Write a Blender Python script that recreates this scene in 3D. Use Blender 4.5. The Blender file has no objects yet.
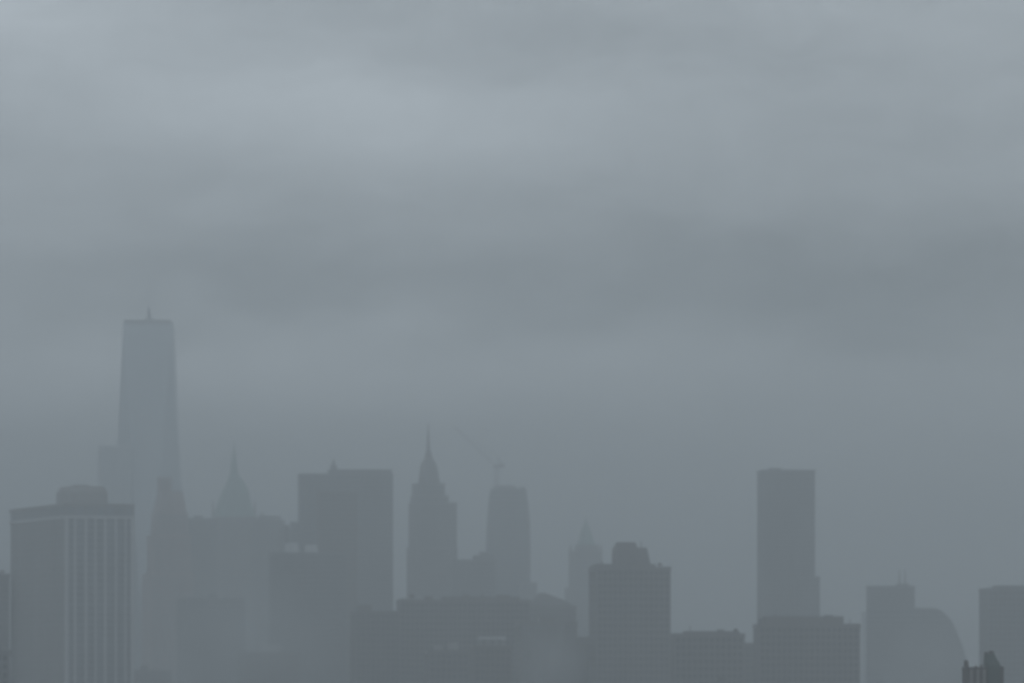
import bpy, math, random
from mathutils import Vector
random.seed(7)
S = bpy.context.scene
C = S.collection
R = math.radians

# ------------------------------------------------------------------ camera
F, CX, HY, CZ = 5000.0, 512.0, 690.0, 70.0     # focal length in picture widths/1024, centre, eye level, eye height
cam_d = bpy.data.cameras.new("camera")
cam = bpy.data.objects.new("camera", cam_d); C.objects.link(cam)
cam.location = (0, 0, CZ); cam.rotation_euler = (R(90), 0, 0)
cam_d.sensor_width = 36.0
cam_d.lens = F * 36.0 / 1024.0
cam_d.shift_y = (HY - 341.5) / 1024.0
cam_d.clip_start, cam_d.clip_end = 1.0, 60000.0
cam_d.dof.use_dof = True                        # long lens, a little short of infinity: everything far is soft
cam_d.dof.focus_distance = 300.0
cam_d.dof.aperture_fstop = 0.67
S.camera = cam

# ------------------------------------------------------------------ sky and sun
SUN_EL, SUN_AZ = 42.0, 25.0                     # high behind the skyline, to the right
HAZE_DENSITY, HAZE_COLOR, HAZE_G = 4.3e-4, (0.709, 0.768, 0.800), 0.72
W = bpy.data.worlds.new("World"); S.world = W; W.use_nodes = True
nt = W.node_tree; nt.nodes.clear(); N, L = nt.nodes.new, nt.links.new


def math_node(op, a, b=None, c=None):
    n = N('ShaderNodeMath'); n.operation = op
    for i, v in enumerate((a, b, c)):
        if v is None: continue
        if isinstance(v, (int, float)): n.inputs[i].default_value = v
        else: L(v, n.inputs[i])
    return n.outputs[0]


sky = N('ShaderNodeTexSky'); sky.sky_type = 'NISHITA'; sky.sun_disc = False
sky.sun_elevation = R(SUN_EL); sky.sun_rotation = R(SUN_AZ)
bg_sky = N('ShaderNodeBackground'); bg_sky.inputs[1].default_value = 0.06
L(sky.outputs[0], bg_sky.inputs[0])
tc = N('ShaderNodeTexCoord')
sep = N('ShaderNodeSeparateXYZ'); L(tc.outputs['Generated'], sep.inputs[0])
el = math_node('MULTIPLY', math_node('ARCSINE', sep.outputs[2]), 57.2958)            # elevation in degrees
az = math_node('MULTIPLY', math_node('ARCTAN2', sep.outputs[0], sep.outputs[1]), 57.2958)  # bearing in degrees
comb = N('ShaderNodeCombineXYZ'); L(math_node('MULTIPLY', az, 0.22), comb.inputs[0]); L(math_node('MULTIPLY', el, 0.75), comb.inputs[1])
noi = N('ShaderNodeTexNoise'); noi.inputs['Scale'].default_value = 1.0
noi.inputs['Detail'].default_value = 4.0; noi.inputs['Roughness'].default_value = 0.55
L(comb.outputs[0], noi.inputs['Vector'])
comb2 = N('ShaderNodeCombineXYZ'); L(math_node('MULTIPLY', az, 0.5), comb2.inputs[0]); L(math_node('MULTIPLY', el, 1.1), comb2.inputs[1]); comb2.inputs[2].default_value = 4.7
noi2 = N('ShaderNodeTexNoise'); noi2.inputs['Scale'].default_value = 1.0; noi2.inputs['Detail'].default_value = 5.0
L(comb2.outputs[0], noi2.inputs['Vector'])
warp_e = math_node('MULTIPLY', math_node('SUBTRACT', noi2.outputs[0], 0.5), 1.3)
ew = math_node('ADD', el, warp_e)


def bank(e0, se, a0, sa, amp):
    """a soft cloud bank at elevation e0 and bearing a0 (degrees), brighter or darker than the deck"""
    u = math_node('POWER', math_node('DIVIDE', math_node('ABSOLUTE', math_node('SUBTRACT', ew, e0)), se), 2.0)
    v = math_node('POWER', math_node('DIVIDE', math_node('ABSOLUTE', math_node('SUBTRACT', az, a0)), sa), 2.0)
    return math_node('MULTIPLY', math_node('EXPONENT', math_node('MULTIPLY', math_node('ADD', u, v), -1.0)), amp)


BASE = 0.60
lum = math_node('ADD', BASE, math_node('MULTIPLY', math_node('SUBTRACT', noi.outputs[0], 0.5), 0.42))
for b in ((6.6, 0.75, -2.0, 4.6, 0.30), (7.8, 0.7, -6.2, 2.2, 0.28), (4.65, 0.85, 4.6, 3.8, -0.45), (4.8, 0.45, -2.2, 3.2, -0.22),
          (3.65, 0.6, -3.0, 6.0, 0.50), (6.75, 0.35, -1.6, 1.2, 0.10), (5.4, 0.5, -5.6, 1.2, 0.12), (4.0, 0.3, 5.0, 2.5, -0.10), (7.4, 0.35, 1.5, 2.5, -0.10), (6.8, 1.0, 3.2, 3.4, -0.10)):
    lum = math_node('ADD', lum, bank(*b))
comb3 = N('ShaderNodeCombineXYZ'); L(math_node('MULTIPLY', az, 1.1), comb3.inputs[0]); L(math_node('MULTIPLY', ew, 2.6), comb3.inputs[1]); comb3.inputs[2].default_value = 9.1
noi3 = N('ShaderNodeTexNoise'); noi3.inputs['Scale'].default_value = 1.0; noi3.inputs['Detail'].default_value = 7.0
noi3.inputs['Roughness'].default_value = 0.6; noi3.inputs['Distortion'].default_value = 0.8
L(comb3.outputs[0], noi3.inputs['Vector'])
lum = math_node('ADD', lum, math_node('MULTIPLY', math_node('SUBTRACT', noi3.outputs[0], 0.5), 0.26))
# the deck darkens towards the zenith
up = N('ShaderNodeMapRange'); up.inputs[1].default_value = 8.0; up.inputs[2].default_value = 40.0
up.inputs[3].default_value = 1.0; up.inputs[4].default_value = 0.72; L(el, up.inputs[0])
lum = math_node('MULTIPLY', lum, up.outputs[0])
col = N('ShaderNodeCombineColor')
L(math_node('MULTIPLY', lum, 0.915), col.inputs[0]); L(lum, col.inputs[1]); L(math_node('MULTIPLY', lum, 1.075), col.inputs[2])
bg_cl = N('ShaderNodeBackground'); L(col.outputs[0], bg_cl.inputs[0]); bg_cl.inputs[1].default_value = 1.0
mx = N('ShaderNodeMixShader'); mx.inputs[0].default_value = 0.94
L(bg_sky.outputs[0], mx.inputs[1]); L(bg_cl.outputs[0], mx.inputs[2])
wo = N('ShaderNodeOutputWorld'); L(mx.outputs[0], wo.inputs[0])
W.cycles.sampling_method = 'AUTOMATIC'

sun_d = bpy.data.lights.new("sun", 'SUN'); sun_d.energy = 0.5; sun_d.angle = R(25); sun_d.color = (1.0, 0.97, 0.93)
sun = bpy.data.objects.new("sun", sun_d); C.objects.link(sun)
sd = Vector((math.sin(R(SUN_AZ)) * math.cos(R(SUN_EL)), math.cos(R(SUN_AZ)) * math.cos(R(SUN_EL)), math.sin(R(SUN_EL))))
sun.rotation_euler = sd.to_track_quat('Z', 'Y').to_euler()

S.view_settings.view_transform = 'Standard'; S.view_settings.look = 'None'
S.view_settings.exposure = 0.0; S.view_settings.gamma = 1.0
S.render.engine = 'CYCLES'
S.cycles.volume_bounces = 2
S.cycles.max_bounces = 6

# ------------------------------------------------------------------ materials


def material(name, base, rough=0.8, var=0.25, scale=0.05, metal=0.0, streak=True):
    m = bpy.data.materials.new(name); m.use_nodes = True
    t = m.node_tree; n = t.nodes; b = n['Principled BSDF']
    b.inputs['Roughness'].default_value = rough; b.inputs['Metallic'].default_value = metal
    co = n.new('ShaderNodeTexCoord'); mp = n.new('ShaderNodeMapping')
    mp.inputs['Scale'].default_value = (1, 1, 0.12) if streak else (1, 1, 1)     # rain streaks run down the wall
    t.links.new(co.outputs['Object'], mp.inputs[0])
    a = n.new('ShaderNodeTexNoise'); a.inputs['Scale'].default_value = scale; a.inputs['Detail'].default_value = 6
    t.links.new(mp.outputs[0], a.inputs['Vector'])
    c = n.new('ShaderNodeTexNoise'); c.inputs['Scale'].default_value = scale * 9; c.inputs['Detail'].default_value = 4
    t.links.new(co.outputs['Object'], c.inputs['Vector'])
    ad = n.new('ShaderNodeMath'); ad.operation = 'MULTIPLY_ADD'; ad.inputs[1].default_value = 0.6
    t.links.new(a.outputs[0], ad.inputs[0])
    ml = n.new('ShaderNodeMath'); ml.operation = 'MULTIPLY'; ml.inputs[1].default_value = 0.4
    t.links.new(c.outputs[0], ml.inputs[0]); t.links.new(ml.outputs[0], ad.inputs[2])
    r = n.new('ShaderNodeValToRGB')
    r.color_ramp.elements[0].position = 0.3; r.color_ramp.elements[1].position = 0.7
    r.color_ramp.elements[0].color = tuple(v * (1 - var) for v in base) + (1,)
    r.color_ramp.elements[1].color = tuple(min(1, v * (1 + var)) for v in base) + (1,)
    t.links.new(ad.outputs[0], r.inputs[0]); t.links.new(r.outputs[0], b.inputs['Base Color'])
    return m


def glazing_material(name, base, rough=0.12, floor=4.0, metal=0.0):
    """flat curtain wall: panes, mullions and floor lines of one skin"""
    m = material(name, base, rough, 0.3, 0.03, metal)
    t = m.node_tree; n = t.nodes; b = n['Principled BSDF']
    co = n.new('ShaderNodeTexCoord'); sp = n.new('ShaderNodeSeparateXYZ'); t.links.new(co.outputs['Object'], sp.inputs[0])
    d = n.new('ShaderNodeMath'); d.operation = 'DIVIDE'; d.inputs[1].default_value = floor; t.links.new(sp.outputs[2], d.inputs[0])
    fr = n.new('ShaderNodeMath'); fr.operation = 'FRACT'; t.links.new(d.outputs[0], fr.inputs[0])
    g = n.new('ShaderNodeMath'); g.operation = 'LESS_THAN'; g.inputs[1].default_value = 0.25; t.links.new(fr.outputs[0], g.inputs[0])
    mix = n.new('ShaderNodeMix'); mix.data_type = 'RGBA'
    src = b.inputs['Base Color'].links[0].from_socket
    t.links.new(g.outputs[0], mix.inputs[0]); t.links.new(src, mix.inputs[6]); mix.inputs[7].default_value = tuple(v * 1.25 + 0.06 for v in base) + (1,)
    t.links.new(mix.outputs[2], b.inputs['Base Color'])
    return m


M = dict(
    limestone=material('limestone', (0.21, 0.205, 0.20)),
    pale_stone=material('pale_stone', (0.33, 0.325, 0.32)),
    concrete=material('concrete', (0.20, 0.205, 0.21)),
    grey_panel=material('grey_panel', (0.15, 0.16, 0.17)),
    brick=material('brick', (0.40, 0.32, 0.30)),
    dark_brick=material('dark_brick', (0.17, 0.16, 0.16)),
    brown_stone=material('brown_stone', (0.15, 0.135, 0.125)),
    copper=material('weathered_copper', (0.27, 0.42, 0.38), 0.7, 0.3, 0.2),
    grey_copper=material('grey_copper', (0.125, 0.15, 0.145), 0.7, 0.3, 0.3),
    steel=material('painted_steel', (0.16, 0.165, 0.17), 0.5, 0.2, 0.3),
    roofing=material('roofing', (0.12, 0.12, 0.12), 0.9, 0.3, 0.1, streak=False),
    white_panel=material('white_panel', (0.62, 0.62, 0.62), 0.7, 0.12, 0.2),
    pier_stone=material('pier_stone', (0.60, 0.61, 0.62), 0.7, 0.2, 0.1),
    blue_panel=material('blue_grey_panel', (0.28, 0.305, 0.33), 0.5, 0.25, 0.15),
    strip_glass=material('strip_glass', (0.20, 0.22, 0.24), 0.3, 0.5, 0.3),
    wood=material('weathered_wood', (0.12, 0.095, 0.08), 0.9, 0.3, 0.6),
    louvre=material('louvre_metal', (0.11, 0.115, 0.12), 0.6, 0.2, 0.3),
    glass=material('window_glass', (0.09, 0.098, 0.105), 0.2, 0.55, 0.25),
    dark_glass=material('dark_window_glass', (0.06, 0.066, 0.072), 0.2, 0.55, 0.25),
    curtain=glazing_material('curtain_wall_glass', (0.06, 0.075, 0.09)),
    mirror=glazing_material('mirror_glass', (0.40, 0.45, 0.50), 0.15, metal=0.7),
    ground=material('city_ground', (0.07, 0.07, 0.072), 0.9, 0.35, 0.004, streak=False),
)

# ------------------------------------------------------------------ mesh helpers


class MB:
    def __init__(self): self.v, self.f = [], []

    def box(self, cx, cy, w, d, z0, z1, rot=0.0):
        self.frustum(cx, cy, [(w, d, z0), (w, d, z1)], rot)

    def frustum(self, cx, cy, tiers, rot=0.0):
        """stack of rectangles (w, d, z), closed at both ends"""
        rings = []
        c, s = math.cos(rot), math.sin(rot)
        for w, d, z in tiers:
            rings.append([(cx + c * x - s * y, cy + s * x + c * y, z) for x, y in ((-w/2, -d/2), (w/2, -d/2), (w/2, d/2), (-w/2, d/2))])
        self.loft(rings)

    def loft(self, rings):
        b = len(self.v); n = len(rings[0])
        for r in rings: self.v += r
        for k in range(len(rings) - 1):
            for i in range(n):
                j = (i + 1) % n
                self.f.append((b + k*n + i, b + k*n + j, b + (k+1)*n + j, b + (k+1)*n + i))
        self.f.append(tuple(b + i for i in reversed(range(n))))
        self.f.append(tuple(b + (len(rings)-1)*n + i for i in range(n)))

    def lathe(self, cx, cy, prof, n=12):
        self.loft([[(cx + r * math.cos(2*math.pi*i/n), cy + r * math.sin(2*math.pi*i/n), z) for i in range(n)] for r, z in prof])

    def bar(self, p, q, t):
        p, q = Vector(p), Vector(q); d = (q - p).normalized()
        u = d.cross(Vector((0, 0, 1)) if abs(d.z) < 0.9 else Vector((0, 1, 0))).normalized() * t / 2; w = d.cross(u).normalized() * t / 2
        self.loft([[tuple(o + a + b) for a, b in ((-u, -w), (u, -w), (u, w), (-u, w))] for o in (p, q)])

    def build(self, name, mat, parent=None):
        me = bpy.data.meshes.new(name); me.from_pydata(self.v, [], self.f); me.update()
        o = bpy.data.objects.new(name, me); C.objects.link(o); me.materials.append(mat)
        if parent: o.parent = parent
        return o


def X(px, Y): return (px - CX) * Y / F
def Z(py, Y): return CZ + (HY - py) * Y / F


class Thing:
    """an Empty at the building's base; parts are given in its own frame: x, y from the base point, z from the ground"""
    def __init__(self, name, label, cat, px, Y, group=None, z=0.0):
        self.Y, self.ox = Y, X(px, Y); self.oz = z
        e = bpy.data.objects.new(name, None); C.objects.link(e); e.location = (self.ox, Y, z); e.empty_display_size = 5
        e['label'] = label; e['category'] = cat
        if group: e['group'] = group
        self.e = e

    def x(self, px): return X(px, self.Y) - self.ox
    def z(self, py): return Z(py, self.Y) - self.oz
    def m(self, dpx): return dpx * self.Y / F

    def dims(self, x0, x1, rot, ratio):
        w = self.m(x1 - x0) / (abs(math.cos(rot)) + ratio * abs(math.sin(rot)))
        return self.x((x0 + x1) / 2), w, w * ratio

    def tier(self, name, x0, x1, top, rot=0.35, ratio=1.0, z0=0.0, wall='concrete', glass='glass', bay=2.7, floor=3.5, pier=1.05,
             span=1.5, cy=0.0, cap=True, parent=None, cap_h=2.2, cap_mat=None, relief=0.5, strips=False):
        """a storeyed block: glass core behind a relief of piers and spandrels, coping on top"""
        cx, w, d = self.dims(x0, x1, rot, ratio)
        z1 = self.z(top)
        par = parent or self.e
        wb = MB(); c, s = math.cos(rot), math.sin(rot)

        def put(lx, ly, bw, bd, za, zb, mb=wb):
            mb.box(cx + c*lx - s*ly, cy + s*lx + c*ly, bw, bd, za, zb, rot)
        for sx in (-1, 1):
            for sy in (-1, 1):
                put(sx*(w/2 - pier*.6), sy*(d/2 - pier*.6), pier*1.2, pier*1.2, z0, z1 - cap_h)
        for length, half, along in ((w, d/2, 0), (d, w/2, 1)):
            nb = max(2, round((length - 2.4*pier) / bay)); step = (length - pier*1.2) / nb
            for sg in (-1, 1):
                off = sg * (half - relief/2)
                for k in range(1, nb):
                    p = -length/2 + pier*.6 + k*step
                    if along == 0: put(p, off, pier, relief, z0, z1 - cap_h)
                    else: put(off, p, relief, pier, z0, z1 - cap_h)
                nf = max(1, round((z1 - cap_h - z0) / floor)); fh = (z1 - cap_h - z0) / nf
                off2 = sg * (half - 0.09 - relief*.4)
                for k in range(nf):
                    if along == 0: put(0, off2, length - pier*1.3, relief*.8, z0 + k*fh, z0 + k*fh + span)
                    else: put(off2, 0, relief*.8, length - pier*1.3, z0 + k*fh, z0 + k*fh + span)
        o = wb.build(name, M[wall], par)
        g = MB(); put(0, 0, w - 2*relief + .06, d - 2*relief + .06, z0 + .02, z1 - cap_h - .02, g); g.build('glazing', M[glass], o if par is self.e else par)
        if cap:
            k = MB(); put(0, 0, w + .5, d + .5, z1 - cap_h, z1, k)
            k.build('parapet', M[cap_mat or wall], o if par is self.e else par)
        return o

    def block(self, name, x0, x1, top, bottom, mat, rot=0.35, ratio=1.0, cy=0.0, x0t=None, x1t=None, parent=None):
        """a plain roof-level volume, optionally narrower at its top"""
        cx, w, d = self.dims(x0, x1, rot, ratio)
        mb = MB()
        if x0t is None:
            mb.box(cx, cy, w, d, self.z(bottom), self.z(top), rot)
        else:
            cxt, wt, dt = self.dims(x0t, x1t, rot, ratio)
            c, s = math.cos(rot), math.sin(rot); rings = []
            for px_, w_, d_, z_ in ((cx, w, d, self.z(bottom)), (cxt, wt, dt, self.z(top))):
                rings.append([(px_ + c*a - s*b, cy + s*a + c*b, z_) for a, b in ((-w_/2, -d_/2), (w_/2, -d_/2), (w_/2, d_/2), (-w_/2, d_/2))])
            mb.loft(rings)
        return mb.build(name, M[mat], parent or self.e)

    def profile(self, name, prof, mat, rot=0.35, parent=None, n=4):
        """a roof or spire lofted through (left px, right px, y px) rings"""
        mb = MB(); rings = []
        for a, b, y in prof:
            cx = self.x((a + b) / 2); h = self.m(b - a) / 2
            if n == 4:
                s_ = h / (math.cos(rot) + math.sin(rot)); c, s = math.cos(rot), math.sin(rot)
                rings.append([(cx + c*u*s_ - s*v*s_, s*u*s_ + c*v*s_, self.z(y)) for u, v in ((-1, -1), (1, -1), (1, 1), (-1, 1))])
            else:
                rings.append([(cx + h*math.cos(2*math.pi*i/n), h*math.sin(2*math.pi*i/n), self.z(y)) for i in range(n)])
        mb.loft(rings)
        return mb.build(name, M[mat], parent or self.e)

    def mast(self, name, px, y0, y1, r, mat='steel', parent=None, dy=0.0, taper=0.35):
        mb = MB(); mb.lathe(self.x(px), dy, [(r, self.z(y0)), (r*taper, self.z(y1))], 8)
        return mb.build(name, M[mat], parent or self.e)

    def tank(self, px, y_roof, dpx, hpx, dy=0.0):
        """rooftop water tank on legs with a conical lid"""
        r = self.m(dpx) / 2; z0 = self.z(y_roof); h = self.m(hpx); cx = self.x(px)
        mb = MB(); mb.lathe(cx, dy, [(r, z0 + h*.35), (r*1.02, z0 + h*.8)], 14)
        o = mb.build('water_tank', M['wood'], self.e)
        k = MB(); k.lathe(cx, dy, [(r*1.1, z0 + h*.8 + .02), (.1, z0 + h)], 14); k.build('lid', M['roofing'], o)
        for a in range(4):
            f = MB(); f.box(cx + r*.7*math.cos(a*1.571 + .8), dy + r*.7*math.sin(a*1.571 + .8), .3, .3, z0 - .5, z0 + h*.35 - .02)
            f.build('leg', M['steel'], o)
        return o


# ------------------------------------------------------------------ ground and haze
g = MB()
for a in ((-14800, -3900, 14800, 14800),):
    g.v = [(a[0], a[1], 0), (a[2], a[1], 0), (a[2], a[3], 0), (a[0], a[3], 0)]; g.f = [(0, 1, 2, 3)]
go = g.build('ground', M['ground']); go['kind'] = 'structure'

hz = MB(); hz.box(0, 5500, 30000, 19000, -1.0, 492.0)
hm = bpy.data.materials.new('haze'); hm.use_nodes = True
hm.node_tree.nodes.clear()
pv = hm.node_tree.nodes.new('ShaderNodeVolumePrincipled'); ho = hm.node_tree.nodes.new('ShaderNodeOutputMaterial')
pv.inputs['Density'].default_value = HAZE_DENSITY; pv.inputs['Color'].default_value = HAZE_COLOR + (1,)
pv.inputs['Anisotropy'].default_value = HAZE_G
hm.node_tree.links.new(pv.outputs[0], ho.inputs['Volume'])
hzo = hz.build('haze', hm); hzo['kind'] = 'stuff'



def mist(px, py, Y, rx, ry, rz, k):
    """a soft bank of thicker mist lying among the low buildings"""
    bpy_me = MB(); n, m_ = 20, 12
    rings = [[(math.sin(math.pi*(i + .02)/(m_ + .04))*math.cos(2*math.pi*j/n), math.sin(math.pi*(i + .02)/(m_ + .04))*math.sin(2*math.pi*j/n),
               -math.cos(math.pi*(i + .02)/(m_ + .04))) for j in range(n)] for i in range(m_ + 1)]
    bpy_me.loft(rings)
    m = bpy.data.materials.new('mist'); m.use_nodes = True; t = m.node_tree; t.nodes.clear(); nn, ll = t.nodes.new, t.links.new
    co = nn('ShaderNodeTexCoord'); ln = nn('ShaderNodeVectorMath'); ln.operation = 'LENGTH'; ll(co.outputs['Object'], ln.inputs[0])
    mr = nn('ShaderNodeMapRange'); mr.interpolation_type = 'SMOOTHSTEP'; mr.inputs[1].default_value = .25; mr.inputs[2].default_value = .97
    mr.inputs[3].default_value = k; mr.inputs[4].default_value = 0.0; ll(ln.outputs['Value'], mr.inputs[0])
    no = nn('ShaderNodeTexNoise'); no.inputs['Scale'].default_value = 2.2; no.inputs['Detail'].default_value = 3; ll(co.outputs['Object'], no.inputs['Vector'])
    r2 = nn('ShaderNodeMapRange'); r2.inputs[1].default_value = .35; r2.inputs[2].default_value = .65; r2.inputs[3].default_value = .3; r2.inputs[4].default_value = 1.3
    ll(no.outputs[0], r2.inputs[0])
    mu = nn('ShaderNodeMath'); mu.operation = 'MULTIPLY'; ll(mr.outputs[0], mu.inputs[0]); ll(r2.outputs[0], mu.inputs[1])
    pv_ = nn('ShaderNodeVolumePrincipled'); pv_.inputs['Color'].default_value = HAZE_COLOR + (1,); pv_.inputs['Anisotropy'].default_value = HAZE_G
    ll(mu.outputs[0], pv_.inputs['Density']); oo = nn('ShaderNodeOutputMaterial'); ll(pv_.outputs[0], oo.inputs['Volume'])
    o = bpy_me.build('mist', m); o.location = (X(px, Y), Y, Z(py, Y)); o.scale = (rx, ry, rz); o['kind'] = 'stuff'


mist(225, 660, 2985, 92, 95, 80, .0058)
mist(550, 668, 2590, 24, 60, 30, .009)
mist(925, 672, 3400, 60, 200, 60, .002)

# ------------------------------------------------------------------ the skyline, from the left


def skyscraper_slab_with_piers():
    """tall slab seen on its corner, pale piers on its right face"""
    Y = 2800.0; q = Y / 2200.0
    t = Thing('office_tower', 'pale stone slab tower seen on its corner with thin white vertical piers', 'skyscraper', 65, Y)
    th = R(21.8); c, s = math.cos(th), math.sin(th)
    w, d = 31.9*q, 88.0*q
    ztop, zband, zled = t.z(503), t.z(516), t.z(518)

    def put(mb, lx, ly, bw, bd, za, zb):        # box by its centre in the corner frame: +x along the right face, +y along the left face
        mb.box(c*lx - s*ly, s*lx + c*ly, bw, bd, za, zb, th)
    wall = MB()
    nf = 44; fh = zled / nf
    for k in range(nf):                          # floor spandrels on the four faces
        put(wall, w/2, .75, w - 1.6, .5, k*fh, k*fh + 1.5); put(wall, w/2, d - .75, w - 1.6, .5, k*fh, k*fh + 1.5)
        put(wall, .75, d/2, .5, d - 1.6, k*fh, k*fh + 1.5); put(wall, w - .75, d/2, .5, d - 1.6, k*fh, k*fh + 1.5)
    shaft = wall.build('spandrels', M['blue_panel'], t.e)
    for px_a, wd in ((65.8, 2.1), (75, 1.1), (85.5, 1.3), (95, .9), (104.5, 1.3), (115, 1.0), (124.5, .9), (132, 2.0)):
        lx = (px_a - 65) / 68 * w
        mb = MB(); put(mb, min(max(lx, wd/2), w - wd/2), .28, wd, .55, 0, zled - .05); mb.build('pier', M['pier_stone'], t.e)
    for k in range(7):                           # dark strips of windows between the piers
        a = (65.8, 75, 85.5, 95, 104.5, 115, 124.5, 132)[k]; b = (65.8, 75, 85.5, 95, 104.5, 115, 124.5, 132)[k+1]
        mb = MB(); put(mb, ((a + b)/2 - 65)/68*w, 1.15, (b - a)/68*w - .2, .3, 0, zled - .05); mb.build('window_strip', M['strip_glass'], t.e)
    nb = 15; st = d / nb
    for k in range(nb):                          # the long left face: wider walls between narrow window strips
        mb = MB(); put(mb, .3, k*st + st*.32 + .3, .58, st*.62, 0, zled - .05); mb.build('pier', M['pale_stone'], t.e)
        mb = MB(); put(mb, 1.15, k*st + st*.82 + .2, .3, st*.36, 0, zled - .05); mb.build('window_strip', M['louvre' if k in (4, 5, 8, 11, 12) else 'glass'], t.e)
    mb = MB(); put(mb, w/2, d/2, w - 2.7, d - 2.7, 0, zled - .1); mb.build('core', M['louvre'], t.e)
    mb = MB(); put(mb, w/2, d/2, w + .8, d + .8, zled - .02, zband + .35); mb.build('ledge', M['pier_stone'], t.e)
    mb = MB(); put(mb, w/2, d/2, w - 1.2, d - 1.2, zband + .36, ztop - 2.0); band = mb.build('plant_floor', M['blue_panel'], t.e)
    for px_a in (65.8, 75, 85.5, 95, 104.5, 115, 124.5, 132):
        mb = MB(); put(mb, min(max((px_a - 65)/68*w, .6), w - .6), .35, 1.1, .5, zband + .36, ztop - 2.0); mb.build('fin', M['pale_stone'], band)
    for k in range(nb):
        mb = MB(); put(mb, .35, k*st + st*.35 + .3, .5, 1.1, zband + .36, ztop - 2.0); mb.build('fin', M['pale_stone'], band)
    mb = MB(); put(mb, w/2, d/2, w + .3, d + .3, ztop - 1.99, ztop); mb.build('coping', M['pale_stone'], t.e)
    # plant penthouse with sloping shoulders
    cx, cy = c*(w*.56) - s*(d*.38), s*(w*.56) + c*(d*.38)
    pw, pd = 17.5*q, 21.0*q
    mb = MB(); mb.frustum(cx, cy, [(pw, pd, ztop + .02), (pw, pd, ztop + 7.5), (pw*.84, pd*.84, ztop + 11.0)], th); mb.build('penthouse', M['pale_stone'], t.e)
    mb = MB(); mb.box(cx - 1, cy, 8, 9, ztop + 11.02, ztop + 11.9, th); mb.build('roof_bulkhead', M['steel'], t.e)


skyscraper_slab_with_piers()

t = Thing('apartment_tower', 'dark low tower cut by the left edge of the view behind the pale slab tower', 'building', -6, 2900)
t.tier('shaft', -30, 11, 574, .2, 1.0, wall='brown_stone')
t.tank(2, 574, 5, 4)
t = Thing('apartment_block', 'dark low apartment block at the foot of the leftmost tower', 'building', -14, 2000)
t.tier('shaft', -38, 11, 650, .38, .9, wall='concrete')
t.block('roof_bulkhead', -9, 2, 644, 650, 'concrete')

# the supertall glass tower
t = Thing('glass_tower', 'tallest tower of the skyline, a pale tapering glass tower with a stub mast', 'skyscraper', 149, 5330)
hd, ht = t.m(43.5), t.m(24)
zb, zt = 56.0, t.z(326)
mb = MB()
B = [(hd, 0, zb), (0, hd, zb), (-hd, 0, zb), (0, -hd, zb)]
T = [(ht, ht, zt), (-ht, ht, zt), (-ht, -ht, zt), (ht, -ht, zt)]
mb.v = B + T
mb.f = [(0, 1, 4), (1, 2, 5), (2, 3, 6), (3, 0, 7), (1, 5, 4), (2, 6, 5), (3, 7, 6), (0, 4, 7), (4, 5, 6, 7), (3, 2, 1, 0)]
sh = mb.build('shaft', M['mirror'], t.e)
mb = MB(); mb.loft([[(hd, 0, 0), (0, hd, 0), (-hd, 0, 0), (0, -hd, 0)], [(hd, 0, zb - .02), (0, hd, zb - .02), (-hd, 0, zb - .02), (0, -hd, zb - .02)]])
mb.build('podium', M['concrete'], t.e)
mb = MB(); mb.frustum(0, 0, [(ht*2 - .5, ht*2 - .5, zt + .02), (ht*1.9, ht*1.9, t.z(321.5))]); mb.build('parapet', M['steel'], t.e)
mb = MB(); mb.lathe(0, 0, [(t.m(5), t.z(321.4)), (t.m(5), t.z(319)), (t.m(3.2), t.z(318.5))], 20); rg = mb.build('mast_ring', M['steel'], t.e)
t.mast('mast', 149, 318.4, 307, 2.6, taper=.4)

t = Thing('glass_block', 'pale flat topped block joined to the left side of the tallest tower', 'skyscraper', 112, 5280)
t.tier('shaft', 97, 131, 446, .2, .9, wall='pier_stone', glass='mirror', bay=3, pier=.6, span=1.0, relief=.3)

# stepped brick tower in front of it
t = Thing('stepped_tower', 'reddish stepped tower with a small square top, in front of the tallest tower', 'skyscraper', 168, 3900)
t.tier('shaft', 141, 194, 574, .3, .9, wall='brick', glass='strip_glass')
t.tier('setback', 146, 191, 536, .3, .9, t.z(574)+.02, 'brick', 'strip_glass')
t.tier('setback', 150.5, 188.5, 513, .3, .9, t.z(536)+.02, 'brick', 'strip_glass')
t.profile('crown', [(152, 187, 512.9), (156, 184.5, 497), (157, 183.5, 491.5)], 'brick', .3)
t.tier('turret', 157, 172, 477, .3, .9, t.z(491.5)+.02, 'brick', 'strip_glass')

# spired tower with a copper pyramid
t = Thing('copper_spire_tower', 'tower with a steep green copper pyramid roof and needle spire', 'skyscraper', 233.5, 4500)
t.tier('shaft', 211, 257, 517, .3, .9, wall='limestone')
rf = t.profile('pyramid_roof', [(212, 255.5, 516.9), (217, 251.5, 503), (221, 249.5, 493), (226, 245, 483), (229.5, 238.5, 474.5)], 'copper', .3)
t.profile('lantern', [(230, 238, 474.4), (230.6, 237.4, 464), (231.8, 236.2, 458), (233, 235.2, 452)], 'copper', .3)
t.mast('spire', 234.1, 452, 440, .95, 'copper', taper=.2)
for px_, dy_ in ((254.7, -4), (213, 4)):
    t.profile('corner_turret', [(px_-1.2, px_+1.2, 516.8), (px_-1.1, px_+1.1, 505), (px_-.2, px_+.2, 500.5)], 'limestone', .1)

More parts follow.
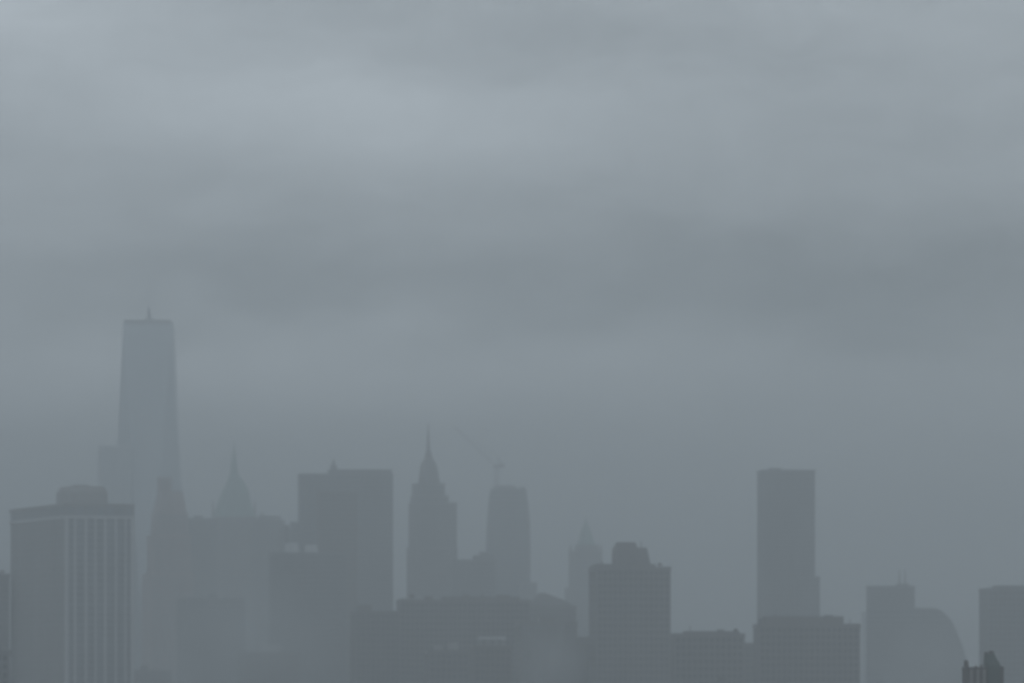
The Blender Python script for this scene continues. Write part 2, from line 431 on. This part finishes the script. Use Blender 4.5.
t = Thing('office_block', 'broad block between the reddish stepped tower and the copper pyramid roof', 'skyscraper', 200, 4250)
t.tier('shaft', 183, 219, 518.5, .25, .8, wall='concrete')
t.block('roof_bulkhead', 193, 203, 515.8, 518.5, 'concrete')
t = Thing('office_block', 'broad block directly right of the copper pyramid roof', 'skyscraper', 267, 4250)
t.tier('shaft', 250, 285, 520, .25, .8, wall='concrete')
t.block('penthouse', 257, 281, 516, 520, 'concrete', .25, .7)
t.tank(262, 516, 2.6, 3.2)
t = Thing('office_block', 'plain grey block in the dip between the copper pyramid and the wide flat topped slab', 'skyscraper', 292, 4000)
t.tier('shaft', 278, 308, 529, .25, .8, wall='concrete')

# wide flat topped slab
t = Thing('slab_tower', 'widest flat topped slab tower, left of the needle tipped stepped tower', 'skyscraper', 345, 3800)
t.tier('shaft', 297.5, 393.5, 474.5, .09, .42, wall='grey_panel', glass='dark_glass')
t.block('penthouse', 327, 392.3, 470, 474.48, 'grey_panel', .09, .45)
t.tier('wing', 291, 303, 523, .09, 1.5, 0, 'grey_panel', cy=-20)
t.mast('mast', 333.5, 470, 459, 1.6)
mb = MB(); mb.lathe(t.x(333.5), 0, [(2.6, t.z(470)), (2.6, t.z(465.5)), (1.4, t.z(464.5))], 10); mb.build('mast_base', M['steel'], t.e)

t = Thing('office_tower', 'darker tower standing against the face of the widest flat topped slab', 'skyscraper', 337, 3550)
t.tier('shaft', 316, 358, 491.5, .12, .9, wall='brown_stone', glass='dark_glass')
t = Thing('office_block', 'lower block with two small pale roof huts in front of the widest slab', 'building', 304, 3350)
t.tier('shaft', 268, 347, 553, .1, .6, wall='grey_panel')
for a, b, y in ((284, 299.5, 543), (304, 318.5, 545)):
    t.block('roof_hut', a, b, y, 552.99, 'pier_stone', .1, .8, x0t=a + 1.2, x1t=b - 1.2)
t.block('roof_hut', 283.5, 289.5, 525, 542.98, 'concrete', .1, .8)

t = Thing('louvred_block', 'low block with white louvre bands on its roof below the copper pyramid', 'building', 264, 3070)
t.tier('shaft', 238, 300, 652, .15, .8, wall='brown_stone')
cx_, w_, d_ = t.dims(262, 282, .15, .8)
mb = MB()
for k in range(4):
    z_ = t.z(651.5 - k*2.0); mb.box(cx_, -4, w_, d_*.5, z_, z_ + .55, .15)
lv = mb.build('louvre_bank', M['white_panel'], t.e)
for px_ in (263.5, 272, 280.5):
    mb = MB(); mb.box(t.x(px_), -4, .3, .3, t.z(652), t.z(643.6), .15); mb.build('post', M['steel'], lv)
t = Thing('warehouse', 'low dark rooftop right of the foot of the white pier slab tower', 'building', 152, 3060)
t.tier('shaft', 131, 172, 670, .3, .9, wall='dark_brick')
t.block('roof_bulkhead', 140, 149, 665.5, 670, 'dark_brick')
t = Thing('apartment_block', 'grey mid height block below the copper pyramid roof', 'building', 212, 3300)
t.tier('shaft', 176, 246, 598, .25, .8, wall='concrete')
t.block('roof_bulkhead', 206, 218, 593, 598, 'concrete')

t = Thing('office_block', 'dark low block filling the gap right of the widest slab', 'building', 378, 2850)
t.tier('shaft', 350, 402, 611, .15, .8, wall='dark_brick')
t.block('roof_bulkhead', 356, 372, 605, 611, 'dark_brick', .15)

# needle tipped stepped tower
t = Thing('needle_tower', 'stepped stone tower tapering to a thin needle spire near the middle', 'skyscraper', 431, 4000)
t.tier('base_wing', 400.5, 460, 598, .3, .9, wall='limestone')
t.tier('shaft', 406.5, 457.5, 548, .3, .9, t.z(598)+.02, 'limestone')
t.tier('shaft', 408.5, 457, 503, .3, .9, t.z(548)+.02, 'limestone')
t.tier('setback', 410.5, 448.5, 496, .3, .9, t.z(503)+.02, 'limestone')
t.tier('setback', 412, 445, 483.5, .3, .9, t.z(496)+.02, 'limestone')
t.profile('crown', [(418.3, 440.3, 483.48), (418.8, 439, 478), (419.5, 438, 470), (421, 436, 463), (424, 433.4, 460), (425.3, 431.7, 454), (426.4, 430.2, 450)], 'limestone', .3)
t.mast('needle', 428.2, 450.1, 424, 1.5, taper=.2)

t = Thing('office_block', 'low stepped block between the needle tower and the rounded tower', 'skyscraper', 478, 3750)
t.tier('shaft', 452, 496, 560, .25, .8, wall='concrete')
t.tier('setback', 473, 494, 555.5, .25, .8, t.z(560)+.02, 'concrete')
t.block('roof_bulkhead', 479, 489, 552, 555.48, 'concrete')

# rounded tower with the crane
t = Thing('rounded_tower', 'tower with a rounded uneven unfinished top beneath the tower crane', 'skyscraper', 508, 4500)


def rounded(prof, z0y, z1y):
    rings = []
    for a, b, y in prof:
        cx, h = t.x((a + b)/2), t.m(b - a)/2; r = []
        for i in range(20):
            an = 2*math.pi*(i + .5)/20; cc, ss = math.cos(an), math.sin(an)
            q = (abs(cc)**4 + abs(ss)**4) ** -.25
            r.append((cx + h*q*cc, h*q*ss, t.z(y)))
        rings.append(r)
    return rings


prof = [(486, 531, 690 + 70*5000/4500), (486, 530.5, 576), (486, 530.5, 548), (487, 530, 522), (489, 527.5, 497), (490.5, 526.5, 489.5)]
mb = MB(); mb.loft(rounded(prof, 0, 0)); sh = mb.build('shaft', M['curtain'], t.e)
mb = MB()
for (a, b, ya), (a2, b2, yb) in zip(prof[1:], prof[2:]):
    n = max(1, int((ya - yb) / 4.2))
    for k in range(n):
        u = k / n; aa, bb, yy = a + (a2 - a)*u - .35, b + (b2 - b)*u + .35, ya + (yb - ya)*u
        mb.loft(rounded([(aa, bb, yy), (aa, bb, yy - .9)], 0, 0))
mb.build('floor_slabs', M['concrete'], t.e)
mb = MB(); mb.loft(rounded([(493.5, 517, 489.4), (494, 516.5, 487), (496, 514.5, 485.8)], 0, 0)); mb.build('crown', M['concrete'], t.e)
mb = MB(); mb.box(t.x(522.6), 0, t.m(5), t.m(9), t.z(489.45), t.z(487.3)); mb.build('roof_bulkhead', M['concrete'], t.e)
mb = MB()
for k in range(9):
    mb.box(t.x(491.5 + k*4.1), (-1)**k * 8, .5, .5, t.z(489.4), t.z(486.6 - (k % 3)))
mb.build('column_stubs', M['steel'], t.e)
t.tier('side_wing', 519, 537, 583, .1, .9, 0, 'concrete', cy=-24)

k = Thing('tower_crane', 'faint luffing crane with its jib raised to the left on top of the rounded tower', 'crane', 496.5, 4500, z=Z(487, 4500) - 1)


def lattice(p, q, w, n, th, taper=1.0):
    mb = MB(); p, q = Vector(p), Vector(q); d = (q - p).normalized()
    u = d.cross(Vector((0, 1, 0))).normalized(); v = Vector((0, 1, 0))
    pts = []
    for i in range(n + 1):
        o = p.lerp(q, i/n); h = w/2 * (1 - (1 - taper)*i/n)
        pts.append([o - u*h - v*h, o + u*h - v*h, o + u*h + v*h, o - u*h + v*h])
    for i in range(n):
        for j in range(4):
            mb.bar(pts[i][j], pts[i+1][j], th); mb.bar(pts[i][j], pts[i+1][(j+1) % 4], th*.7)
            mb.bar(pts[i+1][j], pts[i+1][(j+1) % 4], th*.7)
    return mb


lattice((0, 0, 0), (0, 0, k.z(468)), 4.0, 8, .26).build('mast', M['steel'], k.e)
sl = MB(); sl.box(0, 0, 6.0, 5.0, k.z(468) + .1, k.z(465.5)); sl.build('slewing_platform', M['steel'], k.e)
cb = MB(); cb.box(-3.2, -3.6, 2.4, 2.2, k.z(465.4), k.z(462.4)); cb.build('cab', M['white_panel'], k.e)
lattice((-1.5, 0, k.z(465)), (k.x(453.5), 0, k.z(426.5)), 2.2, 16, .15, .5).build('jib', M['steel'], k.e)
lattice((1, 0, k.z(466.2)), (k.x(503), 0, k.z(465)), 2.2, 3, .4).build('counter_jib', M['steel'], k.e)
cw = MB(); cw.box(k.x(502), 0, 4.2, 3.6, k.z(467.5), k.z(463.6)); cw.build('counterweight', M['concrete'], k.e)
af = MB(); af.bar((1, 0, k.z(465.4)), (k.x(498.5), 0, k.z(457.5)), .7); af.bar((k.x(502), 0, k.z(463.5)), (k.x(498.5), 0, k.z(457.5)), .5); af.build('a_frame', M['steel'], k.e)
cbl = MB(); cbl.bar((k.x(498.5), 0, k.z(457.5)), (k.x(454), 0, k.z(426.8)), .22); cbl.build('cable', M['steel'], k.e)

# low buildings in front of the middle of the skyline
t = Thing('office_block', 'broad dark low block at the foot of the needle tower', 'building', 460, 2850)
t.tier('shaft', 396, 530, 600, .08, .4, wall='dark_brick', glass='dark_glass')
t.block('penthouse', 440, 520, 597, 600, 'dark_brick', .08, .4)
t.tank(412, 600, 5, 6)
t.block('roof_bulkhead', 424, 433, 596.5, 599.98, 'brown_stone', .08)
t.block('roof_bulkhead', 462, 470, 594.6, 596.98, 'limestone', .08)
t.block('roof_bulkhead', 496, 510, 595.2, 596.98, 'brown_stone', .08)
t.mast('vent_pipe', 482, 597, 593.5, .6, taper=.9)
t = Thing('domed_block', 'low block with sloping shoulders right of the foot of the rounded tower', 'building', 552, 3200)
t.tier('shaft', 520, 576, 606, .2, .8, wall='brown_stone')
t.profile('hipped_roof', [(528, 573, 605.98), (531, 566, 601), (536, 552, 595.5), (539, 545, 593)], 'roofing', .2)
t = Thing('corniced_block', 'low block with a bright flat cornice on thin posts below the rounded tower', 'building', 492, 2640)
t.tier('shaft', 470, 512, 646, .12, .8, wall='brown_stone', glass='dark_glass')
cx_, w_, d_ = t.dims(478, 506, .12, .8)
mb = MB(); mb.box(cx_, 0, w_, d_, t.z(639.5), t.z(636.5), .12); ca = mb.build('canopy', M['pier_stone'], t.e)
for i in range(4):
    for sy in (-1, 1):
        lx, ly = (-.5 + .04 + i*.307)*w_, sy*(d_/2 - .5); cc, ss = math.cos(.12), math.sin(.12)
        mb = MB(); mb.box(cx_ + cc*lx - ss*ly, ss*lx + cc*ly, .6, .6, t.z(646) - .01, t.z(639.5) - .01, .12); mb.build('post', M['pale_stone'], t.e)
t = Thing('tank_block', 'low dark block with small pale roof units left of the bright cornice', 'building', 446, 2600)
t.tier('shaft', 424, 470, 650, .15, .8, wall='dark_brick')
for a, b, y in ((434, 442, 645), (448, 459, 642.5)):
    t.block('roof_unit', a, b, y, 649.98, 'pale_stone', .15, .7)
t.mast('vent_pipe', 454, 642.5, 638, .5, taper=.8)
t = Thing('apartment_block', 'lighter flat block just left of the dark block tower', 'building', 548, 2720)
t.tier('shaft', 516, 577, 622, .12, .7, wall='limestone', glass='strip_glass')
t.block('roof_bulkhead', 538, 556, 617, 622, 'limestone', .12)
t = Thing('narrow_block', 'narrow pale low block against the left side of the dark block tower', 'building', 584, 2740)
t.tier('shaft', 572, 602, 637, .1, .8, wall='limestone', glass='strip_glass')

# small spired tower
t = Thing('pinnacle_tower', 'slender tower with a short pointed roof behind the dark block tower', 'skyscraper', 585, 4600)
t.tier('base_wing', 565, 606, 588, .3, .9, wall='limestone')
t.tier('shaft', 568.8, 602.3, 551, .3, .9, t.z(588)+.02, 'limestone')
t.tier('setback', 575, 598.5, 545, .3, .9, t.z(551)+.02, 'limestone')
t.profile('pointed_roof', [(577, 595.5, 544.98), (579, 593, 540), (580.5, 591, 532), (583.5, 588.3, 525.5), (585.2, 586.6, 520)], 'copper', .3)
t.mast('finial', 585.9, 520.2, 516, .6)
for px_ in (570.6, 600.8):
    t.profile('corner_turret', [(px_-1.3, px_+1.3, 550.98), (px_-1.2, px_+1.2, 547.5), (px_-.2, px_+.2, 544.2)], 'limestone', .1)

# dark block tower
t = Thing('block_tower', 'dark square shouldered block tower with a stepped penthouse, right of the pointed roof', 'skyscraper', 630, 2650)
t.tier('shaft', 589.3, 670, 567.3, .12, .7, wall='dark_brick', glass='dark_glass')
t.block('roof_deck', 591, 655, 564.5, 567.28, 'dark_brick', .12, .7)
t.block('penthouse', 612, 650.3, 548, 564.48, 'dark_brick', .12, .9, x0t=612.4, x1t=646.5)
t.block('plant_room', 613.5, 637.5, 542.3, 547.98, 'dark_brick', .12, .9, x0t=616, x1t=635)
t.tank(659.5, 567.3, 4.5, 4, dy=-6)
t.mast('aerial', 641, 548, 540.5, .35)
t.mast('vent_pipe', 602, 564.5, 561.5, .5, taper=.9)

t = Thing('office_block', 'long low flat roofed block between the dark block tower and the plain tall slab', 'building', 706, 2450)
t.tier('shaft', 671, 744, 633.5, .06, .5, wall='dark_brick', glass='dark_glass')
t.block('penthouse', 683, 739, 631.3, 633.48, 'dark_brick', .06, .5)
t.block('roof_bulkhead', 717, 724, 629.5, 631.28, 'steel', .06)
t.mast('aerial', 690, 631.3, 625, .3)
t.tank(735, 633.5, 4.5, 5, dy=-8)
t = Thing('white_hut_block', 'low roof with one small white hut in front of the long flat roofed block', 'building', 716, 1900)
t.tier('shaft', 690, 748, 684, .1, .6, wall='dark_brick')
t.block('roof_hut', 717.5, 726, 677, 683.98, 'concrete', .1)
t = Thing('office_block', 'low block below the notch left of the plain tall slab', 'building', 750, 2700)
t.tier('shaft', 735, 768, 643, .1, .8, wall='brown_stone')

# plain tall slab and its podium
t = Thing('plain_slab_tower', 'plain tall featureless slab tower standing alone right of the centre', 'skyscraper', 786, 3600)
t.tier('shaft', 757.8, 814.3, 470.5, .12, .6, wall='grey_panel', glass='glass')
t.block('roof_bulkhead', 768, 781, 468.2, 470.48, 'grey_panel', .12, .7)
t.tier('side_wing', 790, 818.8, 577, .12, .9, 0, 'grey_panel', cy=-6)
t = Thing('stepped_block', 'broad dark low block with stepped corners at the foot of the plain tall slab', 'building', 803, 2500)
t.tier('shaft', 754.5, 858.8, 624, .05, .5, wall='dark_brick', glass='dark_glass')
t.block('penthouse', 763, 842.5, 616.6, 623.98, 'dark_brick', .05, .5)
t.block('roof_bulkhead', 757.8, 764, 618.5, 623.97, 'dark_brick', .05, .5)
t.block('roof_bulkhead', 824, 833, 615.2, 616.58, 'steel', .05)
t.mast('aerial', 850, 624, 618, .3)
t.mast('vent_pipe', 775, 616.6, 614, .5, taper=.9)

# curved shoulder tower with twin masts
t = Thing('curved_roof_tower', 'pale tower with two thin masts and a roof curving down to the right', 'skyscraper', 900, 3700)
yy = 24.0
out = [(864, 760), (864, 612), (867, 610.5), (938, 610.5), (944, 616), (949.5, 622), (954, 633), (959.5, 645), (964, 662), (966, 690), (967, 760)]
rings = []
for dy_ in (-yy, yy):
    rings.append([(t.x(a), dy_, max(0.0, t.z(b))) for a, b in reversed(out)])
mb = MB(); mb.loft([rings[1], rings[0]]); bd = mb.build('body', M['curtain'], t.e)
mb = MB()
for q in range(26):
    y_ = 614 + q*5.2
    xr = 940
    for (a, b), (a2, b2) in zip(out[3:], out[4:]):
        if b <= y_ <= b2: xr = a + (a2 - a)*(y_ - b)/(b2 - b)
    mb.box(t.x((864.3 + xr - .5)/2), -yy - .2, t.m(xr - 1 - 864.3), .5, t.z(y_ + 1.6), t.z(y_))
mb.build('floor_bands', M['grey_panel'], t.e)
t.tier('upper_block', 867, 914, 586, .06, .5, t.z(610.5)+.02, 'grey_panel')
t.block('roof_step', 914.5, 936.5, 608.2, 610.48, 'grey_panel', .02, .8)
for px_ in (899.5, 905): t.mast('mast', px_, 586, 570, .75, taper=.5)
t.block('mast_base', 896, 909, 583.8, 585.98, 'steel', .06, .6)

t = Thing('office_tower', 'flat topped tower cut by the right edge of the view', 'skyscraper', 1010, 3000)
t.tier('shaft', 981, 1048, 588.5, .1, .7, wall='grey_panel', glass='dark_glass')
t.block('penthouse', 993, 1040, 585.8, 588.48, 'grey_panel', .1, .7)

# the nearest building: a turreted roof
t = Thing('turreted_block', 'nearest and darkest building, a turreted top with dark slots at the bottom right', 'building', 982, 1000)
t.tier('shaft', 962.5, 1003, 700, .15, .9, wall='dark_brick')
cx_, w_, d_ = t.dims(963, 1002.7, .15, .9); cc, ss = math.cos(.15), math.sin(.15)
zr = t.z(700); zc = t.z(667.5)


def on_front(lx, ly, bw, bd, z0_, z1_):          # a box on the front wall: lx from its left end, ly behind its face
    mb_ = MB(); a_ = lx - w_/2; b_ = -d_/2 + ly
    mb_.box(cx_ + cc*a_ - ss*b_, ss*a_ + cc*b_, bw, bd, z0_, z1_, .15)
    return mb_


mb = MB(); mb.box(cx_, 0, w_ - .1, d_ - .1, zr + .02, zc - .35, .15); mb.build('upper_storey', M['dark_brick'], t.e)
for lx in (.45, 1.75, 3.05, 4.2): on_front(lx, .22, .62, .4, zr + .02, zc - .4).build('pier', M['pale_stone'], t.e)
for lx in (1.1, 2.4, 3.62): on_front(lx, .2, .42, .16, zr + .6, zc - .7).build('slot_window', M['dark_glass'], t.e)
mb = MB(); mb.box(cx_, 0, w_ + .02, d_ + .02, zc - .34, zc + .05, .15); mb.build('parapet', M['dark_brick'], t.e)
t.block('pinnacle', 962.9, 967.8, 660.3, 667.2, 'dark_brick', .15, 1.0, cy=-2.2, x0t=963.2, x1t=967.0)
t.block('pinnacle', 979.2, 981.2, 665, 667.2, 'dark_brick', .15, 1.0, cy=-2.2)
t.block('pinnacle', 974, 977, 666, 667.2, 'dark_brick', .15, 1.0, cy=-1.0)
mb = on_front(w_*.70, .9, w_*.36, 2.6, zr + .02, zc + .25); mb.build('gable_tower', M['grey_copper'], t.e)
t.profile('gable_roof', [(983.8, 1000.2, 666.3), (984.0, 998.0, 661.5), (984.3, 995.4, 657.5), (984.4, 994, 653.6)], 'grey_copper', .15)
t.block('chimney', 984.4, 988, 652, 653.58, 'dark_brick', .15)
t.block('chimney', 989, 993.6, 651, 653.58, 'dark_brick', .15)
t.block('pinnacle', 1000, 1003, 666.2, 667.2, 'dark_brick', .15)
